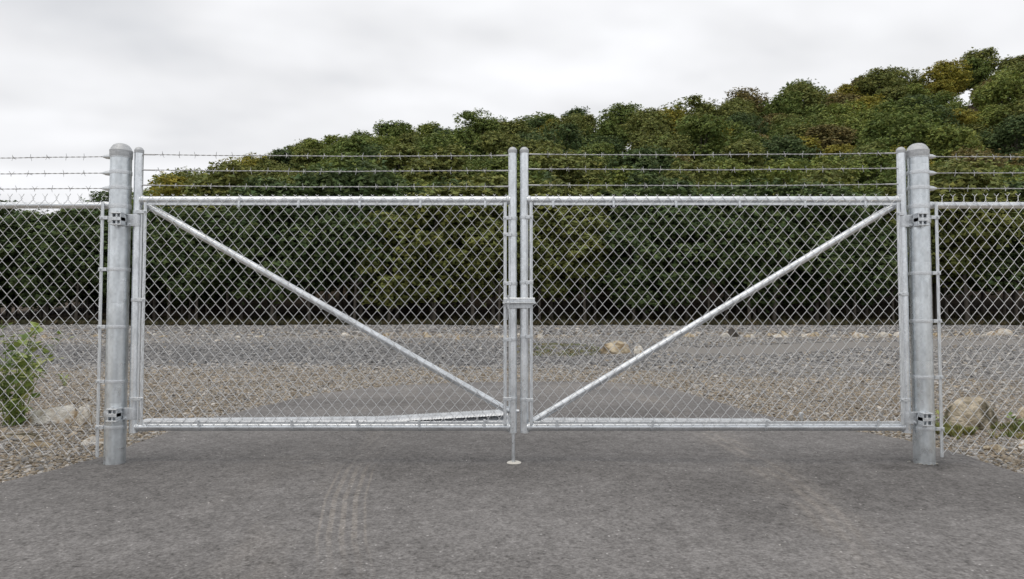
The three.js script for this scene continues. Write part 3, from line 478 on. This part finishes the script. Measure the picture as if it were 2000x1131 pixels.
{ // fork latch across both free stiles, and the drop rod
  const X = (x) => x + 2.25, Y = (y) => y - 0.197;
  const wedge = new THREE.Shape(); wedge.moveTo(-0.092, 0.012); wedge.lineTo(0.092, 0.012); wedge.lineTo(0.066, -0.017); wedge.lineTo(-0.066, -0.017); wedge.closePath();
  const l = part('latch', join(block(0.186, 0.027, 0.03, X(0.042), Y(0.984), 0.05, 0.004), block(0.194, 0.005, 0.05, X(0.042), Y(0.967), 0.06), new THREE.ExtrudeGeometry(wedge, { depth: 0.012, bevelEnabled: true, bevelSize: 0.002, bevelThickness: 0.002, bevelSegments: 1 }).translate(X(0.042), Y(0.954), 0.03)), galvFit, leafL);
  part('latch_pin', join(pipe(V(X(-0.021), Y(1.012), 0.092), V(X(-0.021), Y(0.93), 0.09), 0.006, 10), pipe(V(X(-0.021), Y(0.935), 0.088), V(X(-0.028), Y(0.868), 0.07), 0.004, 8), block(0.016, 0.012, 0.03, X(-0.021), Y(0.968), 0.09)), galvFit, l);
  bolt(l, X(-0.048), Y(0.967), 0.08); bolt(l, X(0.134), Y(0.967), 0.08);
  part('drop_rod', pipe(V(X(0.008), Y(0.012), 0), V(X(0.008), 0.05, 0), 0.0105, 14), galv, leafL);
  for (const x of [-0.03, 0.034]) { const b = part('guide_bolt', new THREE.CylinderGeometry(0.011, 0.011, 0.016, 8).rotateZ(Math.PI / 2), galvFit, leafL); b.position.set(X(x), Y(0.325), 0.004); }
  single('drop_rod_keeper', latheY([[0.013, 0], [0.013, 0.008], [0.03, 0.009], [0.042, 0.004], [0.043, 0]], 28), new THREE.MeshStandardMaterial({ name: 'keeper_paint', roughness: 0.8, color: new THREE.Color(0.6, 0.585, 0.54) }), 0.012, 0.019, 0, 'off-white ring set in the asphalt under the drop rod', 'ground plate');
}

// ---------------------------------------------------------------- gate posts
const POST = 0.0595;
function gatePost(x, out, bandYs, barY, hingeYs, label) {
  const g = base('gate_post', x, 0, 0, label, 'post', 'thick posts of the gate');
  const shaft = part('shaft', pipe(V(0, -0.04, 0), V(0, 1.885, 0), POST, 44), galvPost, g); part('cap', domeCap(POST, 1.886, 0.045), capMat, g);
  const bx = out * 0.088;
  for (const y of bandYs) band(g, 0, POST, y, bx);
  for (const y of [1.851, 1.751, 1.658]) {
    const m = part('brace_band', ringY(POST, y, 0.022), galvFit, g);
    part('wire_clamp', join(new THREE.CylinderGeometry(0.013, 0.017, 0.03, 8).rotateZ(-out * Math.PI / 2).translate(out * (POST + 0.016), y - 0.001, 0.004), new THREE.CylinderGeometry(0.006, 0.012, 0.018, 8).rotateZ(-out * Math.PI / 2).translate(out * (POST + 0.039), y - 0.001, 0.004)), galvFit, m);
  }
  part('brace_band', ringY(POST, 1.546, 0.026), galvFit, g); part('rail_cup', new THREE.CylinderGeometry(0.0245, 0.02, 0.04, 16).rotateZ(Math.PI / 2).translate(out * (POST + 0.015), 1.5555, 0), galvFit, g);
  for (const y of hingeYs) {       // pintle that carries a hinge strap: a clamp block with fins and an upright pin
    const d = -out, h = part('hinge_pintle', join(ringY(POST, y + 0.002, 0.03, 0.004), block(0.058, 0.02, 0.056, d * 0.03, y, 0.074), block(0.062, 0.007, 0.06, d * 0.03, y + 0.034, 0.074), block(0.062, 0.007, 0.06, d * 0.03, y - 0.034, 0.074), block(0.006, 0.064, 0.054, d * 0.056, y, 0.071), block(0.006, 0.064, 0.046, d * 0.004, y, 0.069), block(0.05, 0.064, 0.004, d * 0.03, y, 0.05)), galvFit, g);
    part('pin', pipe(V(d * 0.03, y - 0.046, 0.088), V(d * 0.03, y + 0.046, 0.088), 0.007, 10), galvFit, h);
  }
  return g;
}
gatePost(-2.358, -1, [1.475, 1.167, 0.826, 0.503, 0.234], 0, [1.462, 0.312], 'thick galvanised post with dome cap left of the gate');
gatePost(2.447, 1, [1.478, 1.145, 0.86, 0.528, 0.225], 0, [1.458, 0.288], 'thick galvanised post with dome cap right of the gate');

// ---------------------------------------------------------------- fences either side
function sideFence(post, out, pw, sag, barb, label) {
  const g = base('chain_link_fence', post, 0, 0, label, 'fence', 'fences either side of the gate'), bx = out * 0.088, end = out * 2.7;
  part('rail', pipe(V(out * (POST + 0.008), 1.5555, 0), V(end, 1.5555, 0), 0.0195), galv, g);
  fabric(g, Math.min(bx, end), Math.max(bx, end), pw, 0.0807, 0.07, 1.583, FACE - 0.002, sag, 0.036);
  part('stretcher_bar', bar(bx, 0.058, bx, 1.572, FACE - 0.001), galvFit, g);
  for (let i = 0; i < 3; i++) barbed(g, out * (POST + 0.04), [1.85, 1.75, 1.657][i], end, barb[i], 0.004, false, false);
  const lp = part('line_post', pipe(V(end, -0.04, -0.045), V(end, 1.88, -0.045), 0.03, 20), galv, g); part('cap', domeCap(0.03, 1.88, 0.022), capMat, lp).position.set(end, 0, -0.045);
}
sideFence(-2.358, -1, 0.0698, 520, [1.84, 1.752, 1.664], 'chain-link fence with barbed wire left of the left gate post');
sideFence(2.447, 1, 0.0655, 640, [1.866, 1.778, 1.676], 'chain-link fence with barbed wire right of the right gate post');

// ---------------------------------------------------------------- metal lying behind the gate
function ribbedBeam(L, h, depth) {                      // folded sheet with fine upright ribs
  const prof = [[0, -depth / 2], [h * 0.55, -depth / 2 + 0.012], [h * 0.62, -depth / 2 + 0.03], [h * 0.95, -depth / 2 + 0.04], [h, 0], [h * 0.95, depth / 2 - 0.04], [h * 0.62, depth / 2 - 0.03], [h * 0.55, depth / 2 - 0.012], [0, depth / 2]];
  const n = Math.round(L / 0.006), pos = [], uv = [], idx = [], w = prof.length;
  for (let i = 0; i <= n; i++) prof.forEach(([y, z], k) => { const r = (i % 4 < 2 ? 1 : 0) * 0.0022; pos.push((i / n) * L, y + (k ? r : 0), z * (1 + r * 4)); uv.push((i / n) * L, k * 0.03); });
  for (let i = 0; i < n; i++) for (let k = 0; k < w - 1; k++) { const a = i * w + k; idx.push(a, a + 1, a + w, a + 1, a + w + 1, a + w); }
  return geo(pos, idx, uv);
}
const sheetMat = new THREE.MeshStandardMaterial({ name: 'bright_sheet_steel', map: repeated(galvTex, 3), roughness: 0.45, metalness: 0.45, color: new THREE.Color(1.15, 1.16, 1.18), side: THREE.DoubleSide });
function beam(xa, za, xb, zb, h, y, tilt, label) { const m = single('steel_beam', ribbedBeam(Math.hypot(xb - xa, zb - za), h, 0.2), sheetMat, xa, y, za, label, 'beam'); m.rotation.set(0, Math.atan2(-(zb - za), xb - xa), tilt, 'YXZ'); }
beam(-2.9, -1.42, -0.03, -1.62, 0.06, 0.018, 0, 'long ribbed steel beam lying behind the left gate leaf');
beam(-1.16, -1.52, -0.04, -1.62, 0.03, 0.045, 0.044, 'short steel beam lying on top of the long ribbed beam');
beam(0.19, -1.45, 2.02, -1.4, 0.062, 0.018, 0, 'low steel beam lying behind the right gate leaf');
{
  const g = base('pipe_stub', 2.47, heightAt(2.47, -1.87), -1.87, 'short grey pipe stub with cap at the right edge of the drive', 'pipe');
  part('pipe', pipe(V(0, -0.02, 0), V(0, 0.055, 0), 0.014, 14), galv, g); part('cap', domeCap(0.018, 0.062, 0.014), capMat, g);
}

renderer.render(scene, camera);
